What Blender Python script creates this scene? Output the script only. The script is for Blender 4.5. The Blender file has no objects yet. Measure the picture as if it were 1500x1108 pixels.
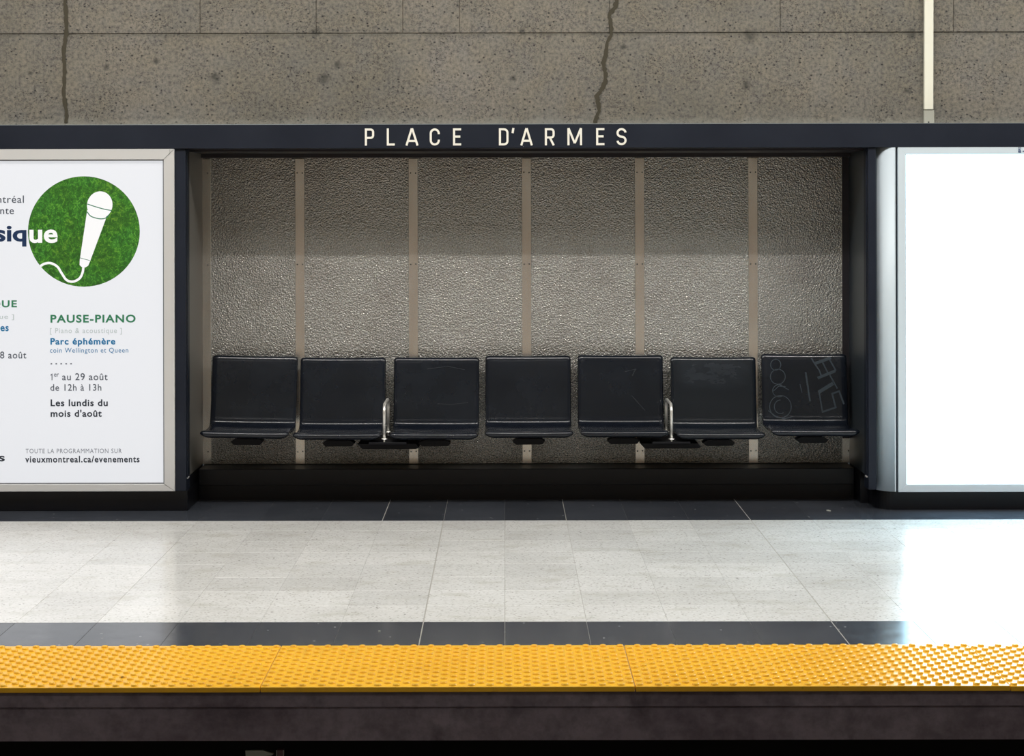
import bpy, bmesh, math, random
from mathutils import Vector, Matrix
random.seed(7)
SC = bpy.context.scene
COL = SC.collection
PI = math.pi
# ------------------------------------------------------------------ camera
F = 2800.0          # focal length in pixels of a 1500 px wide frame
EYE = 1.55          # eye height above the platform
PX, PY = 740.0, 310.0   # principal point / horizon
ROLL = 0.0020
cam_d = bpy.data.cameras.new('camera')
cam = bpy.data.objects.new('camera', cam_d); COL.objects.link(cam)
cam.location = (0, 0, EYE)
cam.rotation_euler = (PI/2, ROLL, 0)
cam_d.sensor_width = 36.0
cam_d.lens = 36.0*F/1500.0
cam_d.shift_x = (750-PX)/1500.0
cam_d.shift_y = -(554-PY)/1500.0
cam_d.clip_end = 100
SC.camera = cam
# ------------------------------------------------------------------ world, exposure
SC.view_settings.view_transform = 'Standard'
SC.view_settings.look = 'None'
SC.view_settings.gamma = 1.0
SC.view_settings.exposure = 0.0
SC.view_settings.use_curve_mapping = False
w = bpy.data.worlds.new('world'); SC.world = w; w.use_nodes = True
w.node_tree.nodes['Background'].inputs[0].default_value = (0.9, 0.95, 1.0, 1)
w.node_tree.nodes['Background'].inputs[1].default_value = 0.05
# ------------------------------------------------------------------ lamps (fluorescent row above this platform, plus added fill lights)
def area(x, y, z, sx, sy, power, col, tilt=0.0):
    d = bpy.data.lights.new('tube_and_fill_light', 'AREA'); d.shape = 'RECTANGLE'
    d.size = sx; d.size_y = sy; d.energy = power; d.color = col
    o = bpy.data.objects.new('tube_and_fill_light', d); COL.objects.link(o)
    o.location = (x, y, z); o.rotation_euler = (tilt, 0, 0)
    return o
WARM = (1.0, 0.975, 0.93)
for i in range(7):      # row above this platform
    area(-5.55 + i*1.85, 7.35, 4.35, 1.35, 0.05, 31, WARM, 0.25)
for i in range(3):      # added broad lights, unseen, softening the shadow edge in the niche
    area(-5.2 + i*5.2, 7.35, 4.40, 4.9, 1.9, 98, WARM, 0.0)
for i in range(5):      # added unseen lights, brightening the opposite wall for the batten reflections
    area(-5.4 + i*2.7, -2.1, 4.3, 1.5, 0.12, 12, WARM, -0.35)
for i in range(5):      # unseen fill lights added above the opposite platform
    area(-5.4 + i*2.7, 0.6, 4.35, 1.5, 0.12, 16, WARM, 0.0)

# ------------------------------------------------------------------ helpers
def at(px, py, Y):
    """a measured point of the photograph at real depth Y -> world (x, z)"""
    dx = (px-PX) - ROLL*(py-PY); dy = (py-PY) + ROLL*(px-PX)
    return dx*Y/F, EYE - dy*Y/F

def obj(name, mesh, mat=None, parent=None, kind=None, label=None):
    o = bpy.data.objects.new(name, mesh); COL.objects.link(o)
    if mat is not None and not mesh.materials: mesh.materials.append(mat)
    if parent is not None: o.parent = parent
    if kind: o['kind'] = kind
    if label: o['label'] = label
    return o

def thing(name, label, cat, loc=(0, 0, 0), group=None, kind=None):
    o = bpy.data.objects.new(name, None); COL.objects.link(o)
    o.location = loc; o.empty_display_size = 0.1
    if label: o['label'] = label
    if cat: o['category'] = cat
    if group: o['group'] = group
    if kind: o['kind'] = kind
    return o

def tag(o, label, cat, group=None):
    o['label'] = label; o['category'] = cat
    if group: o['group'] = group
    return o

def bm_mesh(bm, name='mesh', smooth=False):
    me = bpy.data.meshes.new(name)
    bmesh.ops.recalc_face_normals(bm, faces=bm.faces)
    bm.to_mesh(me); bm.free()
    if smooth:
        for p in me.polygons: p.use_smooth = True
    return me

def add_box(bm, x0, x1, y0, y1, z0, z1, bev=0.0, seg=1):
    g = bmesh.ops.create_cube(bm, size=1.0)
    vs = g['verts']
    for v in vs:
        v.co = Vector(((x0+x1)/2 + v.co.x*(x1-x0), (y0+y1)/2 + v.co.y*(y1-y0), (z0+z1)/2 + v.co.z*(z1-z0)))
    if bev > 0:
        es = list({e for v in vs for e in v.link_edges})
        bmesh.ops.bevel(bm, geom=es, offset=bev, segments=seg, affect='EDGES', profile=0.5)

def box_mesh(x0, x1, y0, y1, z0, z1, bev=0.0, seg=1, name='box'):
    bm = bmesh.new(); add_box(bm, x0, x1, y0, y1, z0, z1, bev, seg)
    return bm_mesh(bm, name)

def add_prism(bm, pts, y0, y1):
    """polygon in x,z extruded from y0 to y1"""
    a = [bm.verts.new((x, y0, z)) for x, z in pts]
    b = [bm.verts.new((x, y1, z)) for x, z in pts]
    n = len(pts)
    bm.faces.new(a); bm.faces.new(b[::-1])
    for i in range(n): bm.faces.new((a[i], b[i], b[(i+1) % n], a[(i+1) % n]))

def add_ribbon(bm, pts, wd, y0, y1, closed=False, surf=None):
    """stroke of width wd along a polyline in x,z with mitred corners; real thickness y0..y1"""
    P = [Vector((p[0], p[1])) for p in pts]
    n = len(P); L, R = [], []
    wl = wd if isinstance(wd, (list, tuple)) else [wd]*n
    for i in range(n):
        if closed:
            d0 = (P[i]-P[i-1]).normalized(); d1 = (P[(i+1) % n]-P[i]).normalized()
        else:
            d0 = (P[i]-P[i-1]).normalized() if i > 0 else (P[1]-P[0]).normalized()
            d1 = (P[i+1]-P[i]).normalized() if i < n-1 else d0
        t = (d0+d1)
        t = t.normalized() if t.length > 1e-6 else d1
        nn = Vector((-t.y, t.x)); c = max(0.4, nn.dot(Vector((-d1.y, d1.x))))
        h = wl[i]/2/c
        L.append(P[i]+nn*h); R.append(P[i]-nn*h)
    def vv(p, y):
        yy = y if surf is None else surf(p.x, p.y) + y
        return bm.verts.new((p.x, yy, p.y))
    lf = [vv(p, y0) for p in L]; rf = [vv(p, y0) for p in R]
    lb = [vv(p, y1) for p in L]; rb = [vv(p, y1) for p in R]
    m = n if closed else n-1
    for i in range(m):
        j = (i+1) % n
        bm.faces.new((lf[i], lf[j], rf[j], rf[i])); bm.faces.new((lb[i], rb[i], rb[j], lb[j]))
        bm.faces.new((lf[i], lb[i], lb[j], lf[j])); bm.faces.new((rf[i], rf[j], rb[j], rb[i]))
    if not closed:
        bm.faces.new((lf[0], rf[0], rb[0], lb[0])); bm.faces.new((lf[-1], lb[-1], rb[-1], rf[-1]))

def arc(cx, cz, rx, rz, a0, a1, n=10):
    return [(cx+rx*math.cos(math.radians(a0+(a1-a0)*i/n)), cz+rz*math.sin(math.radians(a0+(a1-a0)*i/n))) for i in range(n+1)]

def add_tube(bm, path, r, seg=14, caps=True):
    path = [Vector(p) for p in path]; n = len(path); rings = []
    ref = Vector((1, 0, 0))
    for i in range(n):
        t = (path[min(i+1, n-1)]-path[max(i-1, 0)]).normalized()
        u = ref - t*ref.dot(t)
        if u.length < 1e-4: u = Vector((0, 1, 0)) - t*t.y
        u.normalize(); v = t.cross(u)
        rings.append([bm.verts.new(path[i] + (u*math.cos(2*PI*k/seg)+v*math.sin(2*PI*k/seg))*r) for k in range(seg)])
    for i in range(n-1):
        for k in range(seg):
            bm.faces.new((rings[i][k], rings[i][(k+1) % seg], rings[i+1][(k+1) % seg], rings[i+1][k]))
    if caps: bm.faces.new(rings[0][::-1]); bm.faces.new(rings[-1])

def catmull(pts, n=6):
    out = []
    m = len(pts)
    for i in range(m-1):
        p0 = pts[max(i-1, 0)]; p1 = pts[i]; p2 = pts[i+1]; p3 = pts[min(i+2, m-1)]
        for k in range(n):
            t = k/n
            out.append(tuple(0.5*((2*b)+(-a+c)*t+(2*a-5*b+4*c-d)*t*t+(-a+3*b-3*c+d)*t**3) for a, b, c, d in zip(p0, p1, p2, p3)))
    out.append(tuple(pts[-1]))
    return out

# ------------------------------------------------------------------ materials
def mat(name, col, rough=0.5, metal=0.0, ior=1.5, emit=None, estr=0.0, spec=0.5):
    m = bpy.data.materials.new(name); m.use_nodes = True
    b = m.node_tree.nodes['Principled BSDF']
    b.inputs['Base Color'].default_value = (*col, 1); b.inputs['Roughness'].default_value = rough
    b.inputs['Metallic'].default_value = metal; b.inputs['IOR'].default_value = ior
    b.inputs['Specular IOR Level'].default_value = spec
    if emit:
        b.inputs['Emission Color'].default_value = (*emit, 1); b.inputs['Emission Strength'].default_value = estr
    return m
class NT:
    def __init__(s, m): s.m = m; s.t = m.node_tree; s.b = s.t.nodes['Principled BSDF']; s._c = None
    def n(s, typ, **kw):
        nd = s.t.nodes.new(typ)
        for k, v in kw.items():
            if k.startswith('i_'):
                key = k[2:].replace('_', ' '); nd.inputs[key].default_value = v
            else: setattr(nd, k, v)
        return nd
    def l(s, a, b): s.t.links.new(a, b)
    def pos(s):
        if s._c is None: s._c = s.n('ShaderNodeNewGeometry').outputs['Position']
        return s._c
    def mapped(s, scale=(1, 1, 1), loc=(0, 0, 0)):
        mp = s.n('ShaderNodeMapping'); s.l(s.pos(), mp.inputs['Vector'])
        mp.inputs['Scale'].default_value = scale; mp.inputs['Location'].default_value = loc
        return mp.outputs[0]
    def noise(s, scale, detail=3, rough=0.5, vec=None):
        nd = s.n('ShaderNodeTexNoise'); nd.inputs['Scale'].default_value = scale
        nd.inputs['Detail'].default_value = detail; nd.inputs['Roughness'].default_value = rough
        s.l(vec if vec is not None else s.pos(), nd.inputs['Vector']); return nd
    def vor(s, scale, vec=None, feature='F1'):
        nd = s.n('ShaderNodeTexVoronoi', feature=feature); nd.inputs['Scale'].default_value = scale
        s.l(vec if vec is not None else s.pos(), nd.inputs['Vector']); return nd
    def ramp(s, fac, stops):
        r = s.n('ShaderNodeValToRGB'); e = r.color_ramp.elements
        while len(e) < len(stops): e.new(0.5)
        for i, (p, c) in enumerate(stops):
            e[i].position = p; e[i].color = (*c, 1) if len(c) == 3 else c
        s.l(fac, r.inputs[0]); return r.outputs[0]
    def mix(s, a, b, fac, typ='MIX'):
        m = s.n('ShaderNodeMix', data_type='RGBA', blend_type=typ)
        for sock, v in ((m.inputs[6], a), (m.inputs[7], b), (m.inputs[0], fac)):
            if hasattr(v, 'is_linked') or hasattr(v, 'links'): s.l(v, sock)
            elif isinstance(v, (int, float)): sock.default_value = v
            else: sock.default_value = (*v, 1)
        return m.outputs[2]
    def math(s, op, a, b=None, clamp=False):
        m = s.n('ShaderNodeMath', operation=op, use_clamp=clamp)
        for i, v in enumerate((a, b)):
            if v is None: continue
            if isinstance(v, (int, float)): m.inputs[i].default_value = v
            else: s.l(v, m.inputs[i])
        return m.outputs[0]
    def mrange(s, v, a, b, c=0.0, d=1.0):
        m = s.n('ShaderNodeMapRange'); s.l(v, m.inputs[0])
        for i, x in enumerate((a, b, c, d)): m.inputs[i+1].default_value = x
        return m.outputs[0]
    def bump(s, h, strength, dist):
        b = s.n('ShaderNodeBump'); b.inputs['Strength'].default_value = strength; b.inputs['Distance'].default_value = dist
        s.l(h, b.inputs['Height']); s.l(b.outputs[0], s.b.inputs['Normal'])
    def color(s, c): s.l(c, s.b.inputs['Base Color'])
BLK = (0, 0, 0); WHT = (1, 1, 1)

def concrete():
    m = mat('board_marked_concrete', (.25, .23, .19), 0.9, spec=0.2); t = NT(m)
    c = t.ramp(t.noise(1.1, 5, .6).outputs[0], [(.25, (.135, .131, .108)), (.5, (.176, .168, .140)), (.75, (.212, .202, .174))])
    fine = t.noise(55, 4, .7).outputs[0]
    c = t.mix(c, t.ramp(fine, [(.28, (.36, .37, .42)), (.5, (1, 1, 1)), (.72, (1.45, 1.38, 1.32))]), .9, 'MULTIPLY')
    c = t.mix(c, t.ramp(t.noise(9, 3).outputs[1], [(.3, (.9, .9, 1.02)), (.7, (1.08, 1.0, .95))]), .6, 'MULTIPLY')
    # aggregate pits of two sizes
    v = t.vor(38, t.mapped((1, 1, 1.25))); keep = t.mrange(t.math('FRACT', t.math('MULTIPLY', v.outputs['Color'], 3.0)), .55, .6)
    pit = t.math('MULTIPLY', t.mrange(v.outputs['Distance'], .26, .12), keep)
    v2 = t.vor(95, t.mapped((1, 1, 1.3), (3, 1, 2))); keep2 = t.mrange(t.noise(5, 2, .5, t.mapped((1, 1, 1), (5, 5, 5))).outputs[0], .40, .60)
    pit2 = t.math('MULTIPLY', t.mrange(v2.outputs['Distance'], .34, .18), keep2)
    c = t.mix(c, (.035, .034, .040), t.math('MULTIPLY', pit, .85))
    c = t.mix(c, (.055, .045, .045), t.math('MULTIPLY', pit2, .75))
    # stains round old form-tie holes
    spots = [(155, 99, .018), (229, 90, .020), (315, 115, .034), (475, 116, .034), (495, 95, .026), (463, 48, .030), (913, 69, .020),
             (1098, 52, .042), (1093, 125, .028), (1330, 134, .020), (752, 115, .020), (44, 108, .014), (764, 46, .02), (1335, 51, .03)]
    tot = None
    nz = t.noise(40, 3).outputs[0]
    for px, py, r in spots:
        x, z = at(px, py, 10.0)
        d = t.n('ShaderNodeVectorMath', operation='DISTANCE'); t.l(t.pos(), d.inputs[0]); d.inputs[1].default_value = (x, 10.0, z)
        s_ = t.mrange(t.math('ADD', d.outputs['Value'], t.math('MULTIPLY', t.math('SUBTRACT', nz, .5), r*1.6)), r*1.15, r*.15)
        tot = s_ if tot is None else t.math('MAXIMUM', tot, s_)
    c = t.mix(c, (.055, .055, .05), t.math('MULTIPLY', tot, .8))
    # uneven darker band along the horizontal pour joint
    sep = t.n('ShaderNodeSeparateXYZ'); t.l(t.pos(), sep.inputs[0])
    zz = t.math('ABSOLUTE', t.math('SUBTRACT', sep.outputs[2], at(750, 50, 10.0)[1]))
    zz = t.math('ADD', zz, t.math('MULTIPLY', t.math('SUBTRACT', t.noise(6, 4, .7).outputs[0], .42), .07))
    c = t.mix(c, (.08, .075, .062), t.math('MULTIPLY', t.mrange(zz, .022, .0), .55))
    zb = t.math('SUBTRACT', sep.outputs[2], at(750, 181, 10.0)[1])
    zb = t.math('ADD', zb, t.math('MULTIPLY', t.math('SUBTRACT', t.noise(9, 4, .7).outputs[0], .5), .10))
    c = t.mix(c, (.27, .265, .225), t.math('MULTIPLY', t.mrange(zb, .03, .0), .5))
    t.color(c)
    h = t.math('SUBTRACT', t.math('MULTIPLY', fine, .3), t.math('ADD', t.math('ADD', pit, pit2), tot))
    t.bump(h, .6, .006)
    return m
M_CONC = concrete()

def dark_concrete():
    m = mat('grimy_edge_concrete', (.05, .045, .045), .85, spec=.15); t = NT(m)
    c = t.ramp(t.noise(2.2, 5, .65, t.mapped((1, 1, 2.5))).outputs[0], [(.3, (.15, .122, .145)), (.5, (.215, .18, .21)), (.7, (.26, .222, .255))])
    c = t.mix(c, t.ramp(t.noise(14, 4, .7).outputs[0], [(.35, (.6, .58, .6)), (.6, (1.1, 1.08, 1.1))]), .7, 'MULTIPLY')
    st = t.ramp(t.noise(7, 4, .6, t.mapped((1, 1, .7), (9, 2, 4))).outputs[0], [(.60, BLK), (.80, (.6, .6, .6))])
    c = t.mix(c, (.035, .028, .035), st)
    t.color(c); t.bump(t.noise(30, 4).outputs[0], .4, .004)
    return m
M_EDGE = dark_concrete()

def terrazzo(name, lo, mid, hi, chip, rough, dark=False):
    m = mat(name, mid, rough, ior=1.5); t = NT(m)
    oi = t.n('ShaderNodeObjectInfo')
    c = t.ramp(t.noise(1.6, 4, .6).outputs[0], [(.3, lo), (.5, mid), (.72, hi)])
    k = .08 if not dark else .15
    f = t.mrange(oi.outputs['Random'], 0, 1, 1-k, 1+k*.6)
    cc = t.n('ShaderNodeCombineColor'); [t.l(f, cc.inputs[i]) for i in range(3)]
    c = t.mix(c, cc.outputs[0], 1.0, 'MULTIPLY')
    v = t.vor(80, t.mapped((1, 1, 1))); keep = t.mrange(t.math('FRACT', t.math('MULTIPLY', v.outputs['Color'], 5.0)), .62, .68)
    sp = t.math('MULTIPLY', t.mrange(v.outputs['Distance'], .42, .22), keep)
    c = t.mix(c, t.ramp(t.noise(60, 3, .7).outputs[0], [(.3, (.80, .79, .77)), (.5, (1, 1, 1)), (.7, (1.08, 1.08, 1.08))]), .8, 'MULTIPLY')
    c = t.mix(c, chip, t.math('MULTIPLY', sp, .75 if not dark else .15))
    v2 = t.vor(30, t.mapped((1, .8, 1), (2, 7, 1))); keep2 = t.mrange(t.math('FRACT', t.math('MULTIPLY', v2.outputs['Color'], 7.0)), .90, .92)
    sp2 = t.math('MULTIPLY', t.mrange(v2.outputs['Distance'], .18, .10), keep2)
    c = t.mix(c, (.12, .11, .10) if not dark else (.35, .36, .36), t.math('MULTIPLY', sp2, .7))
    if not dark:   # trodden dirt beside the rear border and thin hair cracks
        d = t.mrange(t.noise(4.5, 4, .6, t.mapped((1, 1.5, 1), (3, 3, 0))).outputs[0], .54, .72)
        c = t.mix(c, (.46, .44, .37), t.math('MULTIPLY', d, .45))
    t.color(c)
    r = t.mrange(t.noise(12, 4, .6).outputs[0], .3, .7, rough*.8, rough*1.3); t.l(r, t.b.inputs['Roughness'])
    t.bump(t.noise(70, 2).outputs[0], .04, .001)
    return m
M_TILE = terrazzo('white_terrazzo', (.655, .648, .628), (.71, .704, .688), (.765, .76, .748), (.36, .34, .31), .17)
M_DTILE = terrazzo('dark_terrazzo', (.034, .039, .050), (.045, .050, .062), (.055, .061, .074), (.14, .15, .16), .17, True)
M_GROUT = mat('pale_grout', (.33, .32, .29), .8)

def yellow():
    m = mat('tactile_yellow', (.86, .45, .04), .28); t = NT(m)
    c = t.ramp(t.noise(1.5, 4, .6).outputs[0], [(.3, (.83, .435, .014)), (.6, (.90, .50, .022))])
    d = t.ramp(t.noise(16, 5, .7).outputs[0], [(.60, BLK), (.80, WHT)])
    c = t.mix(c, (.50, .22, .03), t.math('MULTIPLY', d, .6))
    v = t.vor(11); c = t.mix(c, (.12, .07, .03), t.math('MULTIPLY', t.mrange(v.outputs['Distance'], .075, .04), .6))
    t.color(c); t.bump(t.noise(220, 2).outputs[0], .10, .001)
    return m
M_YEL = yellow()
def fascia():
    m = mat('navy_enamel', (.021, .025, .036), .45, spec=.3); t = NT(m)
    c = t.ramp(t.noise(3, 4, .6).outputs[0], [(.3, (.006, .009, .018)), (.7, (.011, .015, .026))])
    v = t.vor(9); c = t.mix(c, (.3, .3, .3), t.mrange(v.outputs['Distance'], .018, .010))
    t.color(c); return m
M_NAVY = fascia()
M_BLACKTRIM = mat('black_trim', (.010, .008, .012), .5)
M_PLINTH = mat('black_granite', (.0035, .004, .006), .3, spec=.3)
M_ALU = mat('satin_aluminium_frame', (.70, .70, .70), .42, .4)
M_ALU_GLOW = mat('glow_tinted_silver', (.60, .68, .74), .55, .1)  # silver with the lightbox's blue glow tinted into the base colour
M_SHADOWGAP = mat('dark_gap', (.02, .03, .045), .6)

def panel_mat():
    m = mat('embossed_steel_panel', (.30, .285, .25), .27, .75); t = NT(m)
    n = t.noise(140, 2, .6, t.mapped((1, 1, 1.15)))
    big = t.noise(2.2, 4, .6).outputs[0]
    c = t.ramp(big, [(.3, (.27, .262, .248)), (.5, (.32, .318, .30)), (.7, (.35, .345, .33))])
    c = t.mix(c, t.ramp(n.outputs[0], [(.36, (.55, .54, .53)), (.5, (1, 1, 1)), (.64, (1.75, 1.74, 1.72))]), .65, 'MULTIPLY')  # sparkle of the embossing painted into the base colour as speckle
    d = t.ramp(t.noise(9, 4, .7, t.mapped((1, 1, .8), (4, 2, 1))).outputs[0], [(.62, BLK), (.76, WHT)])
    c = t.mix(c, (.15, .09, .07), t.math('MULTIPLY', d, .3))
    t.color(c)
    v = t.vor(100, t.mapped((1, 1, 1.1)))
    h = t.math('ADD', t.math('MULTIPLY', n.outputs[0], .8), t.math('MULTIPLY', v.outputs['Distance'], .6))
    t.bump(h, .75, .006)
    return m
M_PANEL = panel_mat()
def batten_mat():
    m = mat('worn_steel_batten', (.50, .46, .40), .26, .8); t = NT(m)
    c = t.ramp(t.noise(5, 3, .5, t.mapped((2, 1, .5))).outputs[0], [(.3, (.60, .57, .52)), (.55, (.66, .64, .59)), (.75, (.72, .70, .66))])
    t.color(c)
    return m
M_BATTEN = batten_mat()
M_SIDE = mat('brown_grey_side_panel', (.17, .16, .145), .42, .3)
M_SCREW = mat('dark_screw', (.03, .028, .025), .5)

def seat_mat():
    m = mat('glossy_black_shell', (.013, .014, .018), .20, ior=1.45); t = NT(m)
    v = t.noise(3.5, 5, .65)
    t.l(t.mrange(v.outputs[0], .3, .7, .14, .20), t.b.inputs['Roughness'])
    c = t.ramp(t.noise(5, 4, .6).outputs[0], [(.4, (.006, .008, .013)), (.7, (.010, .013, .020))])
    s = t.vor(16); c = t.mix(c, (.25, .26, .27), t.math('MULTIPLY', t.mrange(s.outputs['Distance'], .022, .012), .6))
    t.color(c); return m
M_SEAT = seat_mat()
M_SCUFF = None
M_BRACKET = mat('black_steel_bracket', (.004, .004, .006), .5, spec=.2)
M_STEEL = mat('polished_steel', (.92, .90, .86), .36, .8)
M_SCRATCH = mat('pale_scratch', (.026, .040, .054), .5)
M_LETTER = mat('ivory_letter', (.80, .78, .70), .5)
M_SEAL = mat('crack_sealant', (.045, .038, .022), .8)
M_CONDUIT = mat('cream_conduit', (.78, .77, .66), .45)
M_GALV = mat('galvanised_bracket', (.46, .46, .40), .5, .4)
M_PAPER = mat('scrap_paper', (.55, .56, .50), .8)
M_BLACK = mat('matt_black', (.006, .006, .006), .9)  # plain near-black for the track bed and the wall under the platform

# backlit print: translucent sheet lit from behind
def lit(name, col, s=1.0):
    return mat(name, tuple(c*.25 for c in col), .35, emit=col, estr=s)
PL = .76
M_POSTER = lit('backlit_poster_white', (.93, .95, 1.0), PL*.86)
M_WHITEINK = lit('backlit_print_white', (.99, .99, 1.0), PL*.95)
def ink(name, c): return lit(name, c, PL)
I_GREEN = ink('ink_green', (.03, .19, .09)); I_LGREY = ink('ink_light_grey', (.50, .55, .55)); I_BLUE = ink('ink_blue', (.0, .15, .33))
I_DARK = ink('ink_dark', (.012, .018, .03)); I_GREY = ink('ink_grey', (.055, .065, .085)); I_NAVY = ink('ink_navy', (.01, .03, .085)); I_MID = ink('ink_mid', (.17, .18, .21))
def grass():
    m = mat('backlit_grass_print', (.02, .08, .01), .35); t = NT(m)
    nn = t.noise(48, 6, .8, t.mapped((1, 1, .9))); nn.inputs['Distortion'].default_value = 1.2; n1 = nn.outputs[0]; n2 = t.noise(7, 3, .6, t.mapped((1, 1, 1), (1, 0, 3)))
    c = t.ramp(n1, [(.41, (.001, .012, .002)), (.48, (.012, .075, .008)), (.545, (.04, .20, .014)), (.61, (.17, .42, .04))])
    c = t.mix(c, t.ramp(n2.outputs[0], [(.35, (.9, 1.1, 2.0)), (.5, (1, 1, 1)), (.65, (1.5, .75, .7))]), .6, 'MULTIPLY')
    t.l(c, t.b.inputs['Emission Color']); t.b.inputs['Emission Strength'].default_value = .66
    return m
M_GRASS = grass()
# the right lightbox is a very bright cool white lamp screen
M_SCREEN = mat('bright_lightbox_screen', (.2, .2, .2), .3, emit=(.50, .82, 1.0), estr=8.5)
M_MARK = mat('faint_print', (.2, .2, .2), .4, emit=(.62, .86, 1.0), estr=.95)

# ------------------------------------------------------------------ main dimensions (metres)
Y_EDGE = 6.215; Y_YEL = 6.81; Y_W0 = 7.22; Y_W1 = 9.585; Y_TOE = 10.26; YF = 9.88; YB = 10.45; Y_CONC = 10.0
Z_BOT = at(750, 719, YF)[1]; Z_BEAM0 = at(750, 217, YF)[1]; Z_BEAM1 = at(750, 181.5, YF)[1]
X_NL = at(272, 460, YF)[0]; X_NR = at(1272, 460, YF)[0]     # niche opening
HX = 9.0

# ------------------------------------------------------------------ floor
GX = .308; GX0 = -.004
floor = obj('floor', box_mesh(-HX, HX, Y_EDGE+.035, 10.9, -.18, -.0015), M_GROUT, kind='structure')
floor.data.materials.clear(); floor.data.materials.append(M_GROUT); floor.data.materials.append(M_EDGE)
for p in floor.data.polygons:
    if p.normal.z < .5: p.material_index = 1
wide = {-1: .0022, 4: .0022, 0: .0009, 1: .0008}
K0, K1 = -14, 14
def tile_mesh(x0, x1, y0, y1):
    me = box_mesh(-(x1-x0)/2, (x1-x0)/2, -(y1-y0)/2, (y1-y0)/2, -.010, 0, .0006)
    return me
cache = {}
def put_tile(name, x0, x1, y0, y1, m, dz=0.0):
    key = (round(x1-x0, 5), round(y1-y0, 5), m.name)
    if key not in cache: cache[key] = tile_mesh(x0, x1, y0, y1)
    o = obj(name, cache[key], m, floor); o.location = ((x0+x1)/2, (y0+y1)/2, dz)
    return o
rows = 8; ry = (Y_W1-Y_W0)/rows
for k in range(K0, K1):
    ga = wide.get(k, .0004); gb = wide.get(k+1, .0004)
    xa = GX0+k*GX+ga; xb = GX0+(k+1)*GX-gb
    for r in range(rows):
        put_tile('floor_tile', xa, xb, Y_W0+r*ry+.0004, Y_W0+(r+1)*ry-.0004, M_TILE, random.uniform(-.0002, .0002))
    put_tile('border_tile', xa, xb, Y_YEL+.002, Y_W0-.001, M_DTILE)
dw = {-2: .002, 1: .0016, 4: .002, -1: .0008}
for k in range(K0, K1):
    xa = GX0+k*GX+dw.get(k, .0003); xb = GX0+(k+1)*GX-dw.get(k+1, .0003)
    put_tile('border_tile', xa, xb, Y_W1+.001, Y_TOE+.10, M_DTILE)
bm = bmesh.new(); bmd = bmesh.new(); bmy = bmesh.new()
for a, b in ((-HX, GX0+K0*GX), (GX0+K1*GX, HX)):
    n = int((b-a)/GX)
    for i in range(n):
        x0 = a+(b-a)*i/n+.001; x1 = a+(b-a)*(i+1)/n-.001
        add_box(bm, x0, x1, Y_W0+.001, Y_W1-.001, -.01, 0)
        add_box(bmd, x0, x1, Y_YEL+.002, Y_W0-.001, -.01, 0); add_box(bmd, x0, x1, Y_W1+.001, Y_TOE+.10, -.01, 0)
obj('far_floor_tiles', bm_mesh(bm), M_TILE, floor, kind='stuff')
obj('far_border_tiles', bm_mesh(bmd), M_DTILE, floor, kind='stuff')

# yellow tactile strip: plates 1.22 m long with staggered domes
PLEN = 1.22; PX0 = .42
DZ = .004
yd0, yd1 = Y_EDGE, Y_YEL
bm = bmesh.new(); add_box(bm, .0012, PLEN-.0012, yd0, yd1, -.014, DZ, .0025, 2)
plate_me = bm_mesh(bm, 'plate'); plate_me.materials.append(M_YEL)
bm = bmesh.new()
nr = 20; pit_y = (yd1-yd0-.012)/nr; pit_x = PLEN/20
for r in range(nr):
    for c in range(20):
        x = (c+.25+.5*(r % 2))*pit_x; y = yd0+.018+r*pit_y; rb, rt, h = .0122, .0088, .0070
        N = 10
        a = [bm.verts.new((x+rb*math.cos(2*PI*i/N), y+rb*math.sin(2*PI*i/N), DZ-.0005)) for i in range(N)]
        bb = [bm.verts.new((x+rt*1.22*math.cos(2*PI*i/N), y+rt*1.25*math.sin(2*PI*i/N), DZ+h*.82)) for i in range(N)]
        cc = [bm.verts.new((x+rt*.7*math.cos(2*PI*i/N), y+rt*.7*math.sin(2*PI*i/N), DZ+h)) for i in range(N)]
        for i in range(N):
            j = (i+1) % N
            bm.faces.new((a[i], a[j], bb[j], bb[i])); bm.faces.new((bb[i], bb[j], cc[j], cc[i]))
        bm.faces.new(cc)
dome_me = bm_mesh(bm, 'domes', True); dome_me.materials.append(M_YEL)
for k in range(-4, 4):
    o = obj('tactile_plate', plate_me, None, floor); o.location = (PX0+(k-0)*PLEN, random.uniform(-.002, .001), random.uniform(-.0015, .0008))
    d = obj('raised_domes', dome_me, None, o, kind='stuff')
bm = bmesh.new()
add_box(bm, -HX, PX0-4*PLEN, yd0, yd1, -.014, DZ); add_box(bm, PX0+4*PLEN, HX, yd0, yd1, -.014, DZ)
obj('far_tactile_strip', bm_mesh(bm), M_YEL, floor, kind='stuff')
# darker recessed band under the plates, then the slab face
obj('edge_band', box_mesh(-HX, HX, Y_EDGE+.022, Y_EDGE+.05, -.066, -.014), M_EDGE, floor)

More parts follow.
